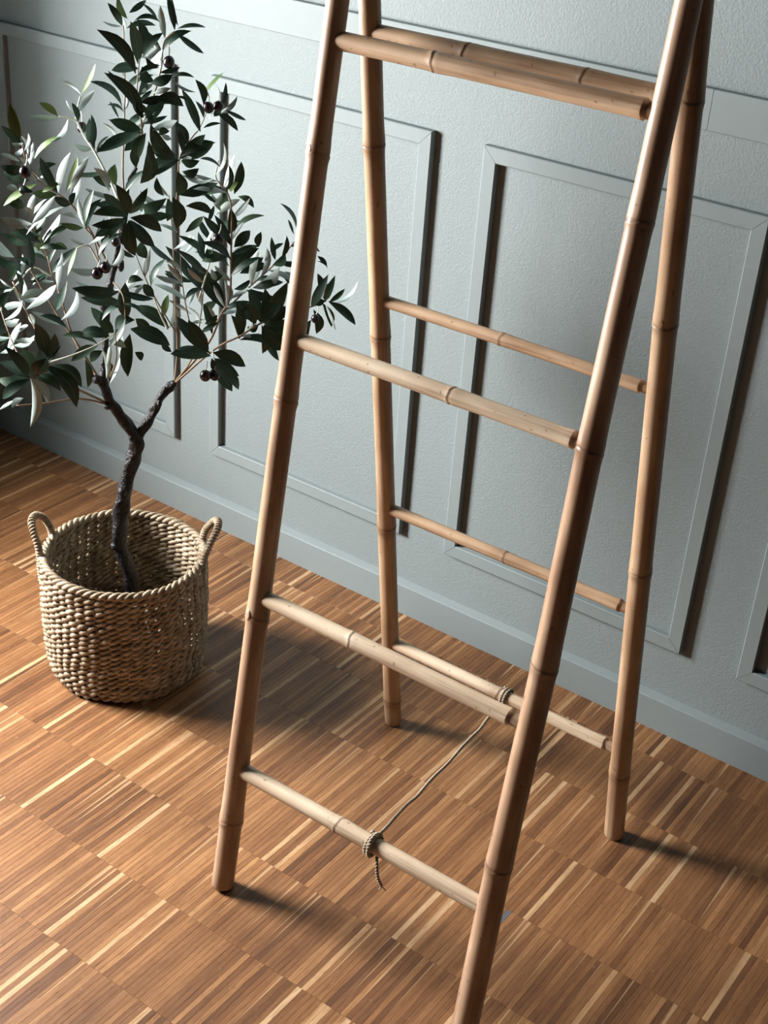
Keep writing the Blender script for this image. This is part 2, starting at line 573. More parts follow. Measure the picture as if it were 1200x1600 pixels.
# ------------------------------------------------------------------ bamboo ladder
lad_o = Vector((-0.845, -0.55, 0))
ladder = tag(empty('bamboo_ladder', lad_o), 'folding bamboo ladder with four round legs standing on parquet before the wall', 'ladder')
def bamboo(name, A, B, r0, r1, nodes, mat, seed, sides=20, step=0.006, tenon=None, taper_end=0.0, wobble=0.0012):
    """pole from A to B along its local z; nodes = distances from A; tenon = (distance, radius factor): thinner peg after a broken lip"""
    A, B = Vector(A), Vector(B)
    L = (B - A).length
    rg = random.Random(seed)
    zs = set()
    k = 0.0
    while k < L:
        zs.add(round(k, 4)); k += step * 3
    for nd in nodes:
        for dlt in (-0.016, -0.010, -0.006, -0.0042, -0.0028, -0.0014, 0, 0.0014, 0.0028, 0.0042, 0.006, 0.010, 0.016):
            if 0 < nd + dlt < L: zs.add(round(nd + dlt, 4))
    for q in (0.0, 0.0015, 0.004, L - 0.004, L - 0.0015, L): zs.add(round(max(0, q), 4))
    if tenon: zs.update((round(tenon[0] - 0.006, 4), round(tenon[0] - 0.0015, 4), round(tenon[0], 4), round(tenon[0] + 0.0006, 4), round(tenon[0] + 0.006, 4)))
    zs = sorted(zs)
    # kinks at the nodes
    ks = [0.0] + sorted(nodes) + [L]
    off = [(0, 0)] + [(rg.uniform(-1, 1) * wobble, rg.uniform(-1, 1) * wobble) for _ in nodes] + [(0, 0)]
    V, F, ND = [], [], []
    ph = [rg.uniform(0, 6.28) for _ in range(len(nodes) + 4)]
    for z in zs:
        i = max(j for j in range(len(ks)) if ks[j] <= z + 1e-6)
        i = min(i, len(ks) - 2)
        t = (z - ks[i]) / max(1e-6, ks[i + 1] - ks[i])
        ox = off[i][0] * (1 - t) + off[i + 1][0] * t
        oy = off[i][1] * (1 - t) + off[i + 1][1] * t
        r = r0 + (r1 - r0) * z / L
        dark = 0.0
        extra = 0.0
        for nd in nodes:
            d = z - nd
            extra += (0.075 * math.exp(-(d / 0.020) ** 2) if d > 0 else 0.075 * math.exp(-(d / 0.007) ** 2)) - 0.034 * math.exp(-((d - 0.0024) / 0.0017) ** 2) + 0.022 * math.exp(-((d + 0.0005) / 0.0020) ** 2)
            dark = max(dark, 0.9 * math.exp(-((d - 0.0022) / 0.0028) ** 2), 0.5 * math.exp(-((d + 0.004) / 0.010) ** 2))
        if z < 0.004: r *= 0.93 + 0.07 * math.sqrt(max(0, z / 0.004))
        if z > L - 0.004: r *= 0.93 + 0.07 * math.sqrt(max(0, (L - z) / 0.004))
        ten = tenon and z >= tenon[0]
        for s in range(sides):
            a = 2 * math.pi * s / sides
            rr = r * (1 + extra * (1 + 0.25 * math.sin(a * 2 + ph[0]))) * (1 + 0.010 * math.sin(2 * a + ph[1] + z * 3) + 0.006 * math.sin(3 * a + ph[2] - z * 9))
            zz = z
            for nd in nodes:
                if abs(z - nd) < 0.017: zz += 0.0022 * math.sin(a + ph[0] + nd * 40) * math.cos((z - nd) / 0.017 * 1.5708) + 0.0007 * math.sin(5 * a + ph[2])
            if tenon:
                if abs(z - tenon[0]) < 0.0008: zz = z + 0.0016 * math.sin(a * 3 + ph[3])
                if z >= tenon[0] + 0.0003: rr = r * tenon[1]
                elif z > tenon[0] - 0.007: rr *= 1.05
            V.append((ox + rr * math.cos(a), oy + rr * math.sin(a), zz))
            ND.append(min(1.0, (0.75 if ten and z > tenon[0] + 0.0003 else 0) + dark * (0.8 + 0.3 * math.sin(a + ph[3]))))
    n = len(zs)
    for i in range(n - 1):
        for s in range(sides):
            F.append((i * sides + s, i * sides + (s + 1) % sides, (i + 1) * sides + (s + 1) % sides, (i + 1) * sides + s))
    F.append(tuple(range(sides - 1, -1, -1)))
    F.append(tuple((n - 1) * sides + s for s in range(sides)))
    me = mesh(name, V, F, mat, True, {'node': ND})
    for p in me.polygons[-2:]: p.use_smooth = False
    o = link_mesh(name, me, ladder, A - lad_o)
    o.rotation_mode = 'QUATERNION'
    o.rotation_quaternion = (B - A).to_track_quat('Z', 'Y')
    return o

def leg_point(P, Q, z):
    P, Q = Vector(P), Vector(Q)
    return P + (Q - P) * ((z - P.z) / (Q.z - P.z))
LEGS = dict(FL=((-1.0609, -0.7609, 0.2098), (-1.0835, -0.5749, 1.2646), [0.119, 0.456, 0.777, 1.098], 0.0172, 0.0143, 'leg_front', 1),
            FR=((-0.6194, -0.7222, 0.4289), (-0.6355, -0.5623, 1.3359), [-0.0, 0.282, 0.573, 0.855, 1.119], 0.0190, 0.0143, 'leg_front', 2),
            BL=((-1.0911, -0.2990, 0.002), (-1.0721, -0.5209, 1.2604), [0.059, 0.450, 0.80, 1.088], 0.0150, 0.0140, 'leg_back', 3),
            BR=((-0.6402, -0.2990, 0.002), (-0.6346, -0.5337, 1.3328), [0.151, 0.565, 0.960, 1.24], 0.0163, 0.0150, 'leg_back', 4))
AX = {}
for k, (P, Q, nodes, r0, r1, mt, sd) in LEGS.items():
    foot = leg_point(P, Q, 0.003)
    top = leg_point(P, Q, 1.45)
    AX[k] = (Vector(P), Vector(Q))
    ux = (top - foot).normalized()
    nds = [(z - 0.003) / ux.z for z in nodes if z > 0.02]
    bamboo('leg', foot, top, r0, r1, nds, M[mt], sd)
def rung(z, pair, r, node_x, ten_x, seed, mt='rung'):
    L_, R_ = AX[pair + 'L'], AX[pair + 'R']
    a = leg_point(L_[0], L_[1], z)
    b = leg_point(R_[0], R_[1], z)
    d = (b - a)
    f = lambda x: (x - a.x) / d.x * d.length
    return bamboo('rung', a, b, r, r, [f(x) for x in node_x], M[mt], seed, sides=18, tenon=(f(ten_x), 0.86) if ten_x else None, wobble=0.0010), a, b
rung(0.2100, 'F', 0.0120, [-0.870], None, 11)
rung(0.4890, 'F', 0.0116, [-0.904], -0.6500, 12)
rung(0.8610, 'F', 0.0108, [-0.822], -0.6500, 13)
rung(1.2345, 'F', 0.0116, [-0.931], -0.6555, 14, 'rung_tan')
rung(0.1980, 'B', 0.0104, [-0.867], -0.6700, 21)
rung(0.4885, 'B', 0.0092, [-0.860], -0.6650, 22, 'rung_tan')
rung(0.8600, 'B', 0.0088, [-0.872], -0.6620, 23, 'rung_tan')
rung(1.2374, 'B', 0.0108, [-0.928, -0.765], -0.668, 24, 'rung_tan')

# scars where side shoots were cut off at some joints
def scar(leg, z, ang, size):
    P, Q, nodes, r0, r1, mt, sd = LEGS[leg]
    c = leg_point(P, Q, z)
    ax = (Vector(Q) - Vector(P)).normalized()
    out = Vector((math.cos(ang), math.sin(ang), 0))
    out = (out - ax * out.dot(ax)).normalized()
    sd_ = ax.cross(out)
    r = (r0 + (r1 - r0) * z / 1.45) * 1.02
    bm = bmesh.new()
    bmesh.ops.create_icosphere(bm, subdivisions=2, radius=1)
    V = [c + out * (r - 0.0012 + q.co.z * 0.0030 * (1 - 0.5 * max(0, 1 - 2.5 * math.hypot(q.co.x, q.co.y)) * (q.co.z > 0))) + sd_ * q.co.x * size * 0.8 + ax * q.co.y * size * 1.25 - lad_o for q in bm.verts]
    F = [tuple(w.index for w in q.verts) for q in bm.faces]
    ND = [0.75 if math.hypot(q.co.x, q.co.y) < 0.45 else 0.25 for q in bm.verts]
    bm.free()
    link_mesh('branch_scar', mesh('branch_scar', V, F, M[mt], True, {'node': ND}), ladder)
scar('FL', 1.104, math.radians(-105), 0.0078)
scar('FL', 0.462, math.radians(-112), 0.0080)
scar('FR', 0.287, math.radians(-100), 0.0070)
scar('BR', 0.966, math.radians(-90), 0.0072)
scar('BR', 0.157, math.radians(-105), 0.0075)

# twine tied from the lowest front rung to the lowest back rung
tw_o = Vector((-0.8105, -0.7606, 0.21))
def strand_pair(path, r, pitch, n=2):
    """two twisted plies along a path"""
    out = []
    T = [(path[min(i + 1, len(path) - 1)] - path[max(i - 1, 0)]).normalized() for i in range(len(path))]
    ref = Vector((0, 0, 1)) if abs(T[0].z) < 0.9 else Vector((1, 0, 0))
    N = (ref - T[0] * ref.dot(T[0])).normalized()
    ln = 0
    fr = []
    for i, p in enumerate(path):
        if i: ln += (p - path[i - 1]).length
        N = (N - T[i] * N.dot(T[i])).normalized()
        fr.append((p, N.copy(), T[i].cross(N), ln))
    for s in range(n):
        pts = []
        for p, a, b, l in fr:
            w = 2 * math.pi * (l / pitch + s / n)
            pts.append(p + (a * math.cos(w) + b * math.sin(w)) * r * 0.55)
        out.append(sweep(pts, r * 0.62, 6))
    return merge(out)
def resample(pts, step):
    out = [pts[0]]
    acc = 0
    for a, b in zip(pts, pts[1:]):
        L = (b - a).length
        while acc + L >= step:
            t = (step - acc) / L
            a = a + (b - a) * t
            out.append(a.copy()); L = (b - a).length; acc = 0
        acc += L
    return out
R1c = Vector((-0.8105, -0.7610, 0.2100)); B1c = Vector((-0.8562, -0.3335, 0.1980))
TR = 0.0024
def coil(c, rad, x0, turns, adv, start):
    return [Vector((c.x + x0 + adv * k / 24, c.y + rad * math.sin(start + 2 * math.pi * k / 24), c.z + rad * math.cos(start + 2 * math.pi * k / 24))) for k in range(int(24 * turns) + 1)]
P1 = R1c + Vector((0.004, 0.0, 0.0155)); P2 = B1c + Vector((-0.001, 0.0, -0.0130))
span = [P1 + (P2 - P1) * (k / 14) + Vector((0.0010 * math.sin(k * 1.9), 0, -0.004 * math.sin(math.pi * k / 14) + 0.0006 * math.sin(k * 2.7))) for k in range(15)]
twine = link_mesh('twine', mesh('twine', *[q if i else [w - lad_o for w in q] for i, q in enumerate(strand_pair(resample(catmull(span, 12), 0.0011), TR, 0.009))], M['twine'], True), ladder)
def twine_part(name, path):
    vv, ff = strand_pair(resample(path, 0.0011), TR, 0.009)
    return link_mesh(name, mesh(name, [w - lad_o for w in vv], ff, M['twine'], True), twine)
twine_part('knot', coil(R1c, 0.0150, -0.008, 2.4, 0.0060, 0.4))
twine_part('knot', coil(R1c, 0.0172, 0.0015, 1.1, 0.0015, -1.2))
twine_part('knot', coil(B1c, 0.0132, -0.005, 2.2, 0.0056, 0.3))
tail = catmull([R1c + Vector((0.006, 0.004, -0.0155)), R1c + Vector((0.013, -0.006, -0.028)), R1c + Vector((0.018, -0.008, -0.046)), R1c + Vector((0.024, -0.006, -0.060))], 10)
twine_part('loose_end', tail)
fr_v = []
for k in range(5):
    rg = random.Random(k)
    p = tail[-1]
    q = p + Vector((rg.uniform(-0.006, 0.007), rg.uniform(-0.004, 0.004), rg.uniform(-0.008, -0.004)))
    fr_v.append(sweep([p, (p + q) / 2 + Vector((0.001, 0, 0)), q], 0.0006, 5))
vv, ff = merge(fr_v)
link_mesh('frayed_fibres', mesh('frayed_fibres', [w - lad_o for w in vv], ff, M['twine'], True), twine)

# ------------------------------------------------------------------ seagrass basket
BC = Vector((-1.584, -0.4747, 0.0))
RB, RT, BH = 0.1375, 0.1425, 0.236
basket = tag(empty('seagrass_basket', BC), 'round woven seagrass basket with two loop handles holding the tree', 'basket')
NST = 48
def brad(z):
    t = z / BH
    r = RB + (RT - RB) * t + 0.004 * math.sin(math.pi * t)
    if z < 0.018: r -= 0.016 * (1 - z / 0.018) ** 2
    return r
NR = 20
pitch = (BH - 0.012) / NR
for i in range(NR):
    z0 = 0.006 + pitch * (i + 0.3)
    rg = random.Random(100 + i)
    parts = []
    ns = NST * 5
    dph = 0.55 * math.sin(i * 0.45) + rg.uniform(-0.25, 0.25)
    wob = [rg.uniform(0, 6.28) for _ in range(4)]
    for s in range(2):
        pts, rad = [], []
        for k in range(ns):
            th = 2 * math.pi * k / ns
            w = NST / 2 * th + s * math.pi + dph + 0.25 * math.sin(5 * th + wob[0])
            r = brad(z0) + 0.0036 * math.cos(w) + 0.0010 * math.sin(7 * th + wob[1])
            z = z0 + 0.0036 * math.sin(w) + 0.0010 * math.sin(4 * th + wob[2])
            pts.append(Vector((r * math.cos(th), r * math.sin(th), z)))
            rad.append(0.0045 * (0.92 + 0.16 * math.sin(11 * th + wob[3]) + 0.12 * math.cos(w)))
        parts.append(sweep(pts, rad, 6, closed=True))
    v, f = merge(parts)
    link_mesh('weave_row', mesh('weave_row', v, f, M['seagrass'], True), basket)
st = None
for k in range(NST):
    th = 2 * math.pi * (k + 0.5) / NST
    if st is None:
        pts = [Vector((brad(z), 0, z)) for z in [0.004 + (BH - 0.006) * q / 8 for q in range(9)]]
        v, f = sweep(pts, 0.0013, 5)
        st = mesh('stake', v, f, M['seagrass'], True)
    o = link_mesh('stake', st, basket)
    o.rotation_euler = (0, 0, th)
# base disc of concentric coils
parts = []
for k in range(13):
    r = 0.008 + k * 0.0092
    parts.append(sweep([Vector((r * math.cos(a), r * math.sin(a), 0.006)) for a in [2 * math.pi * q / 48 for q in range(48)]], 0.0052, 6, closed=True))
v, f = merge(parts)
link_mesh('basket_base', mesh('basket_base', v, f, M['seagrass'], True), basket)
# braided rim
parts = []
ns = 460
for s in range(3):
    pts = []
    for k in range(ns):
        th = 2 * math.pi * k / ns
        w = 22 * th + s * 2 * math.pi / 3
        pts.append(Vector(((RT + 0.0046 * math.cos(w)) * math.cos(th), (RT + 0.0046 * math.cos(w)) * math.sin(th), BH - 0.001 + 0.0040 * math.sin(w) + 0.0012 * math.sin(3 * th))))
    parts.append(sweep(pts, [0.0043 * (1 + 0.15 * math.sin(k * 0.11 + s)) for k in range(ns)], 6, closed=True))
v, f = merge(parts)
link_mesh('rim', mesh('rim', v, f, M['seagrass'], True), basket)
def handle(az, half, rise, outw, seed):
    rg = random.Random(seed)
    cpts = []
    for t, h, out in ((-1.0, -0.052, 0.004), (-1.0, -0.02, 0.005), (-0.95, 0.012, 0.006), (-0.72, rise * 0.68, outw * 0.6), (-0.3, rise * 0.97, outw * 0.95),
                      (0.25, rise, outw), (0.70, rise * 0.72, outw * 0.65), (0.95, 0.016, 0.006), (1.0, -0.02, 0.005), (1.0, -0.052, 0.004)):
        a = az + half * t
        r = RT + out
        cpts.append(Vector((r * math.cos(a), r * math.sin(a), BH + h)))
    path = resample(catmull(cpts, 14), 0.0012)
    # core plus a wrapped strand
    core = sweep(path, 0.0045, 8)
    T = [(path[min(i + 1, len(path) - 1)] - path[max(i - 1, 0)]).normalized() for i in range(len(path))]
    N = Vector((math.cos(az), math.sin(az), 0))
    wr = []
    fine = []
    l = 0
    for i, p in enumerate(path):
        N = (N - T[i] * N.dot(T[i])).normalized()
        Bn = T[i].cross(N)
        for s in range(4):
            w = 2 * math.pi * (i * 0.0012 + s * 0.0003) / 0.0058
            fine.append(p + (N * math.cos(w) + Bn * math.sin(w)) * 0.0050 + T[i] * 0.0003 * s)
    wrap = sweep(fine, 0.0023, 5)
    o = link_mesh('handle', mesh('handle', *core, M['seagrass'], True), basket)
    link_mesh('handle_wrapping', mesh('handle_wrapping', *wrap, M['seagrass'], True), o)
handle(math.radians(212), 0.27, 0.056, 0.020, 5)
handle(math.radians(42), 0.30, 0.060, 0.026, 6)

# ------------------------------------------------------------------ olive tree
tree = tag(empty('olive_tree', Vector((BC.x, BC.y, 0.0125))), 'artificial olive tree with dark trunk and black olives standing in the basket', 'tree')
TO = tree.location.copy()
TN = Vector((BC.x - CAM.x, BC.y - CAM.y, 0)).normalized()     # horizontal direction from the camera side to the tree
def at(px, py, d=0.0):
    return pixel_point(px, py, BC + TN * d, TN)
def tpart(name, v, f, mat, parent=None, smooth=True):
    return link_mesh(name, mesh(name, [Vector(q) - TO for q in v], f, mat, smooth), parent or tree)
# grower's pot and soil inside the basket
prof = [(0.060, 0.0), (0.072, 0.085), (0.076, 0.085), (0.076, 0.092), (0.070, 0.092), (0.068, 0.080), (0.0, 0.080)]
def lathe(prof, c, n=32):
    V, F = [], []
    for r, z in prof:
        for k in range(n):
            a = 2 * math.pi * k / n
            V.append(c + Vector((r * math.cos(a), r * math.sin(a), z)))
    for i in range(len(prof) - 1):
        for k in range(n):
            F.append((i * n + k, i * n + (k + 1) % n, (i + 1) * n + (k + 1) % n, (i + 1) * n + k))
    return V, F
v, f = lathe(prof[:6], TO)
tpart('nursery_pot', v, f, M['pot'])
v, f = lathe([(0.0, 0.0), (0.0595, 0.0), (0.069, 0.078), (0.04, 0.083), (0.0, 0.082)], TO)
tpart('soil', v, f, M['soil'])

def knobby(ctrl, n, seed, amp=0.15, sides=14):
    """ctrl: (px,py,d,r)"""
    rg = random.Random(seed)
    P = catmull([at(a, b, d) if not isinstance(a, Vector) else a for a, b, d, r in ctrl], n)
    rr = [c[3] for c in ctrl]
    m = len(P)
    V = []
    R = []
    for i in range(m):
        t = i / n
        k = min(int(t), len(rr) - 2)
        u = t - k
        R.append(rr[k] * (1 - u) + rr[k + 1] * u)
    v, f = sweep(P, R, sides)
    ph = [rg.uniform(0, 6.28) for _ in range(6)]
    for i in range(m):
        for s in range(sides):
            a = 2 * math.pi * s / sides
            q = v[i * sides + s]
            g = 1 + amp * (math.sin(a * 2 + i * 0.31 + ph[0]) * 0.6 + math.sin(a * 3 - i * 0.55 + ph[1]) * 0.5 + math.sin(i * 0.8 + ph[2]) * 0.5)
            v[i * sides + s] = P[i] + (q - P[i]) * g
    return v, f
def blob(c, r, seed, sq=(1, 1, 1)):
    rg = random.Random(seed)
    bm = bmesh.new()
    bmesh.ops.create_icosphere(bm, subdivisions=2, radius=1)
    v = [c + Vector((q.co.x * sq[0], q.co.y * sq[1], q.co.z * sq[2])) * r * (1 + rg.uniform(-0.06, 0.06)) for q in bm.verts]
    f = [tuple(w.index for w in q.verts) for q in bm.faces]
    bm.free()
    return v, f
base_pt = Vector((BC.x + 0.006, BC.y, 0.05))
trunk_ctrl = [(base_pt, 0, 0, 0.0135), (206, 930, 0.0, 0.0135), (204, 900, 0, 0.0130), (188, 852, 0, 0.0130), (189, 805, 0, 0.0132), (195, 765, 0, 0.0136), (207, 720, 0, 0.0120), (213, 688, 0, 0.0125),
              (190, 652, -0.005, 0.0090), (173, 628, -0.01, 0.0082), (163, 604, -0.015, 0.0086), (160, 592, -0.015, 0.0070)]
t1 = knobby(trunk_ctrl, 9, 3)
t2 = knobby([(211, 700, 0, 0.0075), (219, 678, 0.003, 0.0090), (236, 650, 0.01, 0.0080), (250, 622, 0.015, 0.0078), (264, 606, 0.02, 0.0080), (273, 598, 0.02, 0.0062)], 9, 4)
t3 = knobby([(161, 598, -0.015, 0.0075), (164, 555, -0.005, 0.0045), (166, 500, 0.0, 0.0060), (165, 478, 0.0, 0.0072), (173, 440, 0.005, 0.0062), (183, 400, 0.01, 0.0050), (196, 335, 0.01, 0.0042), (200, 290, 0.015, 0.0038), (213, 262, 0.02, 0.0030)], 9, 5)
knobs = [blob(at(186, 787, -0.008), 0.0085, 1), blob(at(192, 768, -0.012), 0.009, 2), blob(at(180, 853, -0.004), 0.0085, 3), blob(at(152, 593, -0.02), 0.0085, 4),
         blob(at(206, 684, -0.01), 0.006, 5), blob(at(243, 636, 0.01), 0.005, 6), blob(at(168, 634, -0.015), 0.007, 7), blob(at(249, 631, 0.0), 0.0045, 8, (1, 1, 1.6)),
         blob(at(189, 414, 0.0), 0.0055, 9, (1, 1, 2.2)), blob(at(163, 478, -0.004), 0.008, 10), blob(at(173, 575, -0.01), 0.0045, 11, (1, 1, 2.0))]
v, f = merge([t1, t2, t3] + knobs)
tpart('trunk', v, f, M['bark'])

TW = [  # twigs: thickness, then pixel x, y, depth
    (1.9, [(170, 632, -.01), (125, 623, -.05), (70, 630, -.08), (25, 634, -.09)], 'twig'),
    (2.0, [(168, 630, -.01), (120, 608, -.06), (80, 596, -.10), (48, 590, -.13)], 'twig'),
    (2.0, [(160, 600, -.01), (126, 545, .03), (92, 495, .06), (58, 438, .08), (45, 420, .09)], 'twig'),
    (2.0, [(156, 596, -.01), (116, 530, .04), (92, 455, .09), (82, 432, .10), (74, 400, .11)], 'twig'),
    (1.5, [(172, 590, -.02), (182, 560, -.05), (180, 520, -.07)], 'twig'),
    (1.4, [(176, 440, .0), (192, 462, -.03), (196, 500, -.05)], 'twig'),
    (1.7, [(196, 335, .01), (192, 270, .02), (194, 200, .02), (195, 120, .03), (193, 40, .03)], 'twig'),
    (1.7, [(212, 265, .02), (222, 205, -.01), (214, 150, -.02), (218, 92, -.02)], 'twig'),
    (1.6, [(222, 200, .0), (240, 150, .03), (252, 105, .04), (256, 66, .05), (273, 50, .05)], 'twig'),
    (1.6, [(170, 425, .0), (157, 412, -.02), (146, 372, -.04), (133, 356, -.05)], 'twig'),
    (1.4, [(160, 420, -.01), (150, 402, -.05), (138, 384, -.06), (120, 388, -.07)], 'petiole'),
    (1.7, [(168, 410, .0), (140, 358, -.01), (112, 320, -.02), (91, 303, -.03), (60, 282, -.04), (42, 255, -.04), (34, 222, -.04)], 'twig'),
    (1.7, [(190, 330, .01), (180, 300, .03), (168, 275, .05), (148, 237, .06), (132, 213, .07), (122, 193, .07), (119, 178, .07), (126, 150, .08)], 'petiole'),
    (1.3, [(122, 190, .07), (108, 184, .07), (92, 182, .07)], 'petiole'),
    (1.6, [(273, 598, .02), (277, 545, .04), (275, 500, .05), (272, 420, .06), (268, 345, .05), (264, 305, .04)], 'twig'),
    (1.6, [(272, 345, .05), (278, 290, .04), (281, 245, .03), (300, 215, .04), (312, 200, .05), (324, 172, .05)], 'twig'),
    (1.7, [(273, 598, .02), (300, 560, .0), (312, 505, -.01), (318, 455, -.02)], 'twig'),
    (2.2, [(272, 600, .02), (325, 537, .0), (345, 492, -.01), (359, 465, -.02), (361, 400, -.02), (362, 335, -.01), (356, 303, .0), (338, 280, .01)], 'twig'),
    (1.8, [(345, 492, -.01), (388, 450, .02), (430, 412, .04), (462, 376, .05)], 'twig'),
    (2.0, [(273, 599, .02), (335, 546, -.03), (375, 525, -.05), (408, 505, -.06), (450, 490, -.02), (490, 478, .02), (510, 470, .03)], 'twig'),
    (1.3, [(275, 520, .05), (245, 470, .03), (226, 432, .02), (207, 384, .01)], 'twig'),
    (1.2, [(300, 520, .0), (289, 470, .0), (283, 425, .0), (282, 395, .0)], 'twig'),
    (1.3, [(80, 432, .10), (52, 418, .10), (30, 440, .06), (20, 452, .05)], 'petiole'),
    (1.3, [(48, 590, -.12), (24, 545, -.06), (10, 510, -.03), (0, 480, .0)], 'twig'),
    (1.3, [(20, 440, .05), (36, 475, .03), (52, 508, .02), (75, 565, -.06)], 'twig'),
    (1.1, [(73, 567, -.10), (110, 556, -.10), (153, 538, -.09), (180, 520, -.07)], 'petiole'),
    (1.2, [(332, 548, -.05), (334, 560, -.07)], 'petiole'),
    (1.2, [(338, 280, .01), (337, 272, .01), (342, 250, .01)], 'petiole'),
    (1.2, [(262, 515, .05), (250, 490, .06), (236, 450, .06), (232, 420, .06)], 'petiole'),
    (1.1, [(310, 470, -.01), (330, 400, .0), (334, 360, .0), (318, 338, .0)], 'petiole'),
    (1.2, [(74, 400, .11), (60, 370, .08), (50, 350, .06), (40, 325, .04)], 'twig'),
]
for r, pp, mt in TW:
    if mt == 'petiole': r *= 1.35
    path = catmull([at(*q) for q in pp], 6)
    n = len(path)
    v, f = sweep(path, [r * 0.001 * (1 - 0.45 * i / (n - 1)) for i in range(n)], 6)
    tpart('twig', v, f, M[mt])

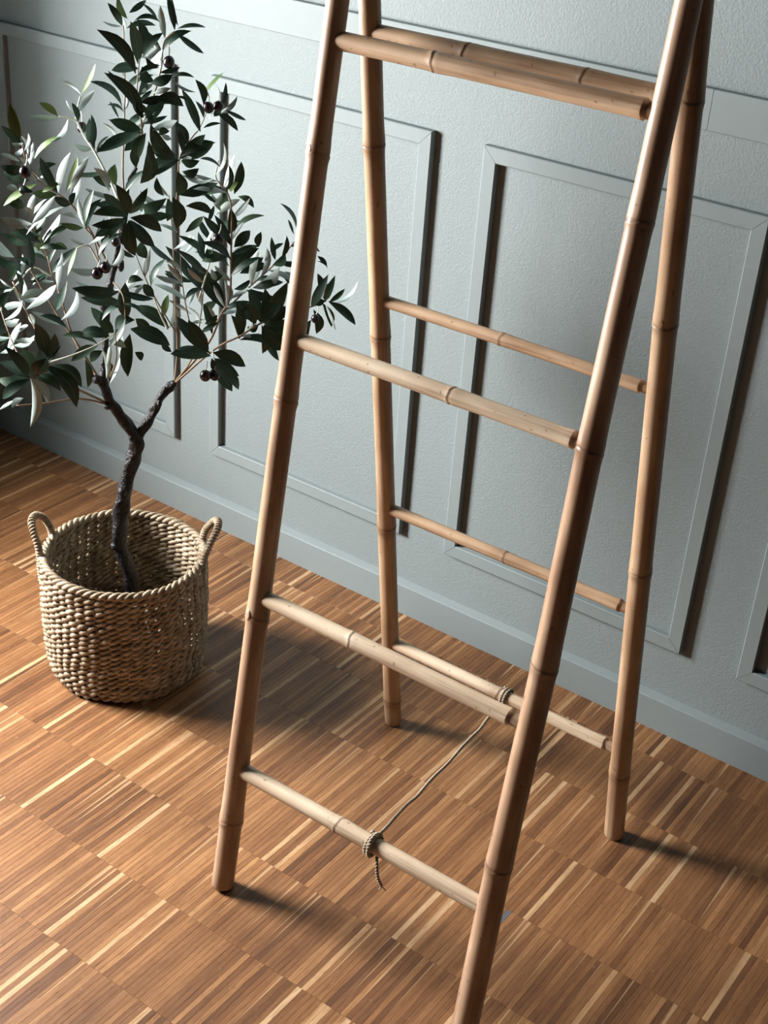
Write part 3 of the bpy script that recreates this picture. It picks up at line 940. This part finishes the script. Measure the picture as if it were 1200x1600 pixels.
# leaves: base px, tip px, width px, kind (d dark upper side, p pale underside, w pale and turned to the window, y young)
LEAF = {
 .07: "126 147 95 126 5 w;127 146 149 100 7 y;121 178 148 141 11 p;119 178 103 157 5 w;90 181 61 160 11 y;92 184 42 182 10 p;106 187 78 222 8 w;148 233 140 184 13 d;146 232 117 225 11 p;54 248 93 213 7 y;168 267 107 270 7 d;177 292 143 272 12 d;181 290 180 256 15 y;122 190 112 160 9 d",
 -.04: "33 217 15 162 15 y;36 224 18 224 8 w;36 232 22 240 9 w;38 236 44 208 7 w;44 243 30 210 6 w;50 246 36 262 7 w;48 240 52 222 5 w;30 252 0 240 9 w;46 262 30 246 9 w;40 262 0 258 15 d;46 282 5 268 15 d;57 287 5 322 10 y;28 297 10 292 11 p;38 325 14 319 15 d;50 350 0 340 17 p;46 350 40 322 11 p;54 280 72 270 5 w;66 284 46 266 5 w;60 270 88 256 9 d;30 292 52 300 8 d;66 300 96 284 8 y",
 -.05: "91 303 62 245 14 d;91 302 110 238 14 w;89 304 50 302 14 y;103 298 121 245 10 y;110 302 140 243 14 w;86 306 50 350 17 w;88 308 62 330 14 p;104 322 41 367 6 p;112 320 118 300 9 d;110 320 84 308 13 d;132 354 122 310 11 w;132 352 147 295 10 d;130 356 94 349 10 y;138 382 171 337 8 w;135 383 108 372 5 w;106 389 80 387 9 y;104 390 62 388 9 d;120 388 105 431 6 y;171 420 189 380 11 w",
 .08: "55 380 75 335 13 d;64 376 94 335 10 p;78 372 110 352 9 d;44 382 0 362 11 d;22 402 -6 372 17 p;50 422 43 368 11 d;60 392 60 366 12 y;21 438 35 397 11 w;76 412 42 398 6 d;86 420 96 394 6 p;70 400 44 384 9 p;40 430 8 408 12 d;20 420 -4 402 12 d;30 412 14 440 12 d;52 420 24 402 8 d",
 .04: "32 467 70 454 14 p;40 484 88 445 14 w;-3 486 38 474 15 w;4 482 15 455 13 d;52 508 48 490 13 w;3 504 30 499 13 p;11 550 33 504 11 w;20 540 55 523 13 w;22 532 54 531 10 p;0 540 14 520 12 d;-4 520 10 500 14 d;20 500 2 474 9 d;0 552 22 540 9 w;26 520 44 508 8 w;2 462 -4 440 12 d;34 452 24 424 8 d;0 436 20 450 4 w",
 -.12: "72 562 55 505 21 d;76 566 86 521 15 d;48 590 -2 565 16 d;46 590 -4 592 17 d;46 592 4 624 16 d;48 592 47 668 17 p;50 592 76 632 15 p;52 590 96 612 15 d;50 588 34 545 20 d;46 590 14 548 18 d;54 586 62 543 22 d;70 570 120 637 23 d;84 571 128 605 20 d;-2 641 22 626 7 w;36 622 18 638 11 p;75 565 97 538 3 d;60 590 72 560 16 d;40 592 20 608 16 d;44 588 6 540 16 d",
 .03: "191 40 168 4 11 d;199 29 184 -6 10 y;202 20 229 0 9 d;246 31 222 5 5 d;190 41 160 33 4 w;210 32 251 35 7 d;198 44 244 40 9 d;216 100 204 33 18 d;222 84 214 28 15 d;258 60 250 8 12 p;273 47 261 -6 10 d;278 40 268 -6 7 d;277 45 322 43 6 d;276 52 319 84 9 d;224 90 255 51 14 d;228 92 248 70 10 p;191 167 139 127 10 d;186 185 171 158 4 d;186 220 160 192 5 w;195 172 198 148 5 w;194 120 188 96 6 w;196 48 186 22 6 w",
 -.02: "212 115 151 46 19 d;216 107 174 110 15 d;224 184 162 113 19 d;222 104 241 128 16 d;228 90 248 106 9 d;236 130 270 117 16 d;268 120 304 121 6 d;268 124 306 144 5 p;240 146 268 138 9 p;218 144 239 131 10 p;220 160 258 152 13 d;244 154 287 166 19 d;229 192 258 154 21 d;222 184 208 150 13 d;276 151 294 158 4 d;222 204 171 187 18 d;238 203 277 188 17 w;216 150 224 118 12 d;232 176 214 160 10 d;226 170 238 196 10 d",
 .05: "313 206 284 139 13 d;318 164 305 124 12 d;316 150 350 113 5 y;345 170 353 128 7 d;340 178 371 150 9 w;352 172 385 188 6 d;338 176 372 205 11 d;318 200 346 193 5 d;345 168 334 182 10 d;326 186 334 176 4 w",
 -.01: "221 208 151 238 19 d;224 206 194 236 17 d;228 208 217 248 17 d;231 228 219 287 22 d;216 224 212 262 15 d;235 194 272 243 20 d;236 222 274 246 20 d;284 236 274 190 15 d;292 230 276 191 9 d;248 211 265 205 11 d;268 218 252 212 9 p;280 250 235 276 23 d;280 248 321 210 16 d;280 247 335 222 17 d;281 246 326 234 13 d;283 250 312 251 13 d;285 268 311 263 13 d;278 268 278 307 18 d;282 305 341 286 18 d;285 272 336 278 6 p;286 275 313 280 6 p;284 254 300 246 11 p;256 306 245 277 10 d;260 310 212 324 17 d;268 336 213 338 15 d;270 308 276 357 21 d;262 310 261 346 15 d;247 350 279 364 6 p;337 273 349 222 6 p;346 263 312 248 5 d;333 335 290 322 13 d;280 369 312 379 7 d;240 258 232 220 9 d",
 -.09: "199 338 162 302 16 d;199 336 180 287 18 d;202 334 231 293 14 d;198 338 147 320 15 d;198 339 144 335 15 d;196 341 143 352 14 d;197 343 148 370 15 d;199 344 171 374 15 d;204 340 253 362 19 d;202 344 211 400 21 d;204 344 242 386 19 d;212 345 224 326 8 w;220 378 229 404 17 d;170 300 146 262 14 p",
 .0: "290 363 318 338 11 d;318 338 358 372 13 d;365 362 414 337 8 d;358 366 360 324 14 d;323 396 280 368 9 d;288 396 302 368 6 p;320 396 332 360 5 p;366 386 391 360 17 d;404 386 408 362 11 d;360 396 406 384 10 d;362 430 405 388 23 d;392 448 405 388 12 w;395 450 437 416 19 p;375 427 420 414 15 d;358 416 304 394 10 d;355 402 315 408 13 d;362 440 335 415 10 p;350 427 324 440 15 d;350 482 304 424 24 d;400 446 443 441 11 d;320 428 276 390 11 d;361 470 352 444 9 p;394 450 360 467 9 p;376 420 412 402 12 d;366 452 392 436 9 d;340 440 330 420 9 p;330 430 300 410 9 d;348 388 330 378 10 d",
 .04001: "430 406 424 370 8 d;422 394 443 380 7 d;440 402 448 368 8 d;426 414 446 396 13 d;438 411 466 414 9 d;462 372 437 317 5 d;459 366 450 343 4 d;445 424 476 430 7 p;462 378 470 352 5 d;440 424 464 446 8 d;366 303 377 252 14 d;352 293 357 244 8 p;356 298 315 307 6 d;338 317 316 300 6 d;372 307 397 325 10 d;338 335 376 311 13 p;340 322 352 300 14 d;360 300 372 284 10 y;336 320 346 300 9 p;352 300 328 290 9 d;345 330 330 302 8 p",
 -.05001: "408 505 388 455 18 d;409 503 414 450 18 d;412 503 450 440 23 d;396 500 370 470 22 d;412 504 452 500 19 d;412 508 458 542 23 d;409 508 410 553 14 d;412 508 436 564 13 d;414 506 444 548 18 d;412 503 442 466 22 d;374 530 361 492 13 d;380 522 374 478 16 d;396 508 384 474 14 d;375 531 431 547 12 d;400 506 378 486 18 d;404 508 386 512 12 d;420 500 446 478 18 d;418 508 450 520 20 d;440 494 462 480 9 d;388 516 398 500 6 w",
 -.03: "178 520 142 480 16 d;178 520 158 488 17 d;172 526 123 523 18 d;153 538 97 525 10 d;153 540 111 565 16 d;160 548 142 566 13 d;158 545 166 592 10 p;172 538 167 572 9 w;170 532 197 543 14 p;192 525 195 568 14 w;203 522 200 589 19 d;180 516 211 500 17 d;211 550 221 564 11 d;133 562 137 606 11 d;198 500 196 441 20 d;186 456 112 450 19 d;185 452 117 438 12 p;188 471 126 465 17 d;191 484 165 474 11 d;186 456 216 421 16 w;199 443 224 438 11 d;208 466 228 444 7 p;241 464 224 444 15 d;212 498 237 517 15 d;204 514 266 540 24 d;268 550 252 538 9 d;164 572 170 600 8 w;172 598 188 556 4 w",
 .06: "264 513 208 478 19 d;255 495 263 460 11 y;264 512 273 478 15 p;236 448 259 404 9 d;292 470 240 444 9 p;258 405 279 426 5 d;210 402 186 388 7 d;300 441 257 423 10 d;317 456 258 384 15 d;300 492 262 468 6 p;310 512 288 478 5 p;296 476 306 448 7 p;318 502 333 474 11 p;316 480 308 450 11 p;324 496 340 470 14 d;330 506 346 500 8 d;300 504 322 500 7 p",
 -.06: "328 552 276 494 18 d;326 546 294 500 23 d;329 556 266 553 21 d;333 551 384 573 21 d;335 560 374 588 15 d;335 564 363 612 21 d;337 562 373 609 14 d;331 560 332 578 9 d;300 541 276 546 5 d;314 520 342 503 8 d;320 506 340 492 10 d",
 .031: "508 470 496 427 12 d;508 470 524 430 11 d;510 466 512 443 10 y;514 472 539 451 8 d;518 474 559 440 7 w;513 471 556 508 13 d;504 474 518 511 12 d;508 474 525 517 5 w;508 470 488 472 11 d;496 400 511 416 7 d;496 408 512 420 3 d;490 484 494 522 14 d;504 458 490 470 10 d;486 500 480 530 12 d;470 470 486 440 12 d;466 490 478 512 12 d",
}
def leaf_mesh(c, s, fold, seed):
    n = 7
    V, F, mi, UV = [], [], [], []
    prof = [0.06, 0.50, 0.86, 1.0, 1.0, 0.86, 0.52, 0.0]
    for side in range(2):
        for i in range(n + 1):
            t = i / n
            w = prof[i] * 0.5
            z = c * 4 * t * (1 - t)
            x0 = s * 4 * t * (1 - t)
            for u in (-1, 0, 1):
                zz = z + (fold * abs(u) * prof[i]) - (0.004 if side else 0.0) * (1 if 0 < i < n else 0)
                V.append((x0 + u * w, t, zz))
                UV.append((0.5 + 0.5 * u, t))
    m = (n + 1) * 3
    for i in range(n):
        for k in range(2):
            a = i * 3 + k
            F.append((a, a + 1, a + 4, a + 3)); mi.append(0)
            b = m + a
            F.append((b, b + 3, b + 4, b + 1)); mi.append(1)
    me = mesh('leaf', V, F, [M['leaf_top'], M['leaf_under']], True)
    me.polygons.foreach_set('material_index', mi)
    set_uv(me, lambda i: UV[i])
    return me
variants = [leaf_mesh(c, s, fo, i) for i, (c, s, fo) in enumerate([(0.13, 0.25, 0.035), (0.09, -0.30, 0.05), (0.19, 0.1, 0.03), (-0.06, 0.2, 0.05), (0.04, -0.15, 0.06), (0.15, -0.45, 0.03), (0.06, 0.45, 0.04), (-0.12, 0.0, 0.03)])]
rl = random.Random(5)
LIGHT = Vector((-0.75, -0.45, 0.48)).normalized()
rows = []
for d0, txt in LEAF.items():
    for row in txt.split(';'):
        q = row.split()
        rows.append((d0, *(float(w) for w in q[:5]), q[5]))
rf = random.Random(21)
for k in range(150):                                # fine leaves sprouting along the twigs
    r, pp, mt = TW[rf.choice([2, 3, 5, 6, 6, 7, 8, 9, 11, 11, 12, 14, 14, 15, 16, 17, 17, 17, 18, 18, 19, 19, 20, 21, 22, 23, 28, 29, 30])]
    j = rf.randrange(len(pp) - 1)
    t = rf.random()
    px, py, dd = (pp[j][i] * (1 - t) + pp[j + 1][i] * t for i in range(3))
    if py > 530 or (py > 470 and 230 < px < 330): continue
    an = math.atan2(pp[j + 1][1] - pp[j][1], pp[j + 1][0] - pp[j][0]) + rf.choice((-1, 1)) * rf.uniform(0.5, 1.2)
    ln = rf.uniform(28, 58)
    rows.append((dd, px, py, px + ln * math.cos(an), py + ln * math.sin(an), ln * rf.uniform(0.15, 0.24), rf.choice('dddddppw'), True))
rows_big = sorted([q for q in rows if len(q) == 7], key=lambda q: -math.hypot(q[3] - q[1], q[4] - q[2]) * q[5])
big = set(id(q) for q in rows_big[:300])
SV, SF, SM, SU = [], [], [], []
for q in rows:
    d0, bx, by, tx, ty, w, kd = q[:7]
    db = d0 + rl.uniform(-0.02, 0.02)
    Lpx = math.hypot(tx - bx, ty - by)
    dd = rl.uniform(-0.6, 0.4) * 0.001 * Lpx * 0.5   # how far the leaf runs towards or away from the lens
    B_, T_ = at(bx, by, db), at(tx, ty, db + dd)
    ax = (T_ - B_)
    L = ax.length
    ax.normalize()
    ppm = FPX / (B_ - CAM).dot(FWD)
    wm = w / ppm
    full = max(wm, min(0.23 * L, 0.020))
    roll = math.acos(min(1, wm / full)) if full > wm else rl.uniform(-0.3, 0.3)
    view = (CAM - B_).normalized()
    nrm = (view - ax * view.dot(ax)).normalized()
    side = ax.cross(nrm)
    ref = Vector((0.3, 0, 1)) if kd == 'd' else LIGHT
    sg = 1 if side.dot(ref) > 0 else -1
    if kd == 'w': roll = max(roll, rl.uniform(0.45, 0.75))
    face = (nrm * math.cos(roll) + side * sg * abs(math.sin(roll))).normalized()
    if kd in 'wp': face = -face                      # underside shows
    X = ax.cross(face).normalized()
    me = variants[rl.randrange(len(variants))]
    wd = full * (0.92 if kd in 'wp' else 1.04)
    mtx = Matrix(((X.x * wd, ax.x * L, face.x * L, B_.x - TO.x), (X.y * wd, ax.y * L, face.y * L, B_.y - TO.y), (X.z * wd, ax.z * L, face.z * L, B_.z - TO.z), (0, 0, 0, 1)))
    if id(q) in big:
        o = link_mesh('leaf', me, tree)
        o.matrix_local = mtx
        o['tone'] = {'y': rl.uniform(0.45, 0.8), 'd': rl.uniform(0.0, 0.12), 'p': rl.uniform(0, 0.12), 'w': rl.uniform(0, 0.1)}[kd]
    else:
        o0 = len(SV)
        SV += [mtx @ w_.co for w_ in me.vertices]
        for p in me.polygons:
            SF.append(tuple(i + o0 for i in p.vertices)); SM.append(p.material_index)
        n_ = len(me.vertices) // 2
        SU += [(0.5 * (i % 3), (i % n_) // 3 / 7) for i in range(len(me.vertices))]
me = mesh('small_leaves', SV, SF, [M['leaf_top'], M['leaf_under']], True)
me.polygons.foreach_set('material_index', SM)
set_uv(me, lambda i: SU[i])
o = link_mesh('small_leaves', me, tree)
o['kind'] = 'stuff'
OL = [(264, 97, .04, 9), (326, 168, .03, 8.5), (341, 166, .04, 8), (40, 269, -.06, 9.5), (152, 427, -.05, 9), (165, 418, -.05, 9), (341, 374, -.03, 8.5), (321, 587, -.08, 9), (335, 586, -.075, 8.5), (128, 199, .08, 8), (37, 297, -.05, 7), (181, 378, -.02, 7), (493, 498, .04, 7)]
bm = bmesh.new(); bmesh.ops.create_uvsphere(bm, u_segments=16, v_segments=10, radius=1)
ome = bpy.data.meshes.new('olive'); bm.to_mesh(ome); bm.free(); ome.materials.append(M['olive'])
ome.polygons.foreach_set('use_smooth', [True] * len(ome.polygons))
for i, (px, py, d, r) in enumerate(OL):
    p = at(px, py, d)
    rm = r / (FPX / (p - CAM).dot(FWD))
    o = link_mesh('olive', ome, tree, p - TO)
    o.scale = (rm, rm, rm * 1.12)
    o.rotation_euler = (rl.uniform(-0.4, 0.4), rl.uniform(-0.4, 0.4), 0)
    up = p + Vector((0, 0, rm))
    q = up + Vector((rl.uniform(-0.006, 0.006), 0.004, rl.uniform(0.012, 0.02)))
    v, f = sweep(catmull([up - Vector((0, 0, 0.001)), (up + q) / 2 + Vector((0.002, 0, 0)), q], 4), 0.0009, 5)
    s_ = tpart('olive_stalk', v, f, M['petiole'])
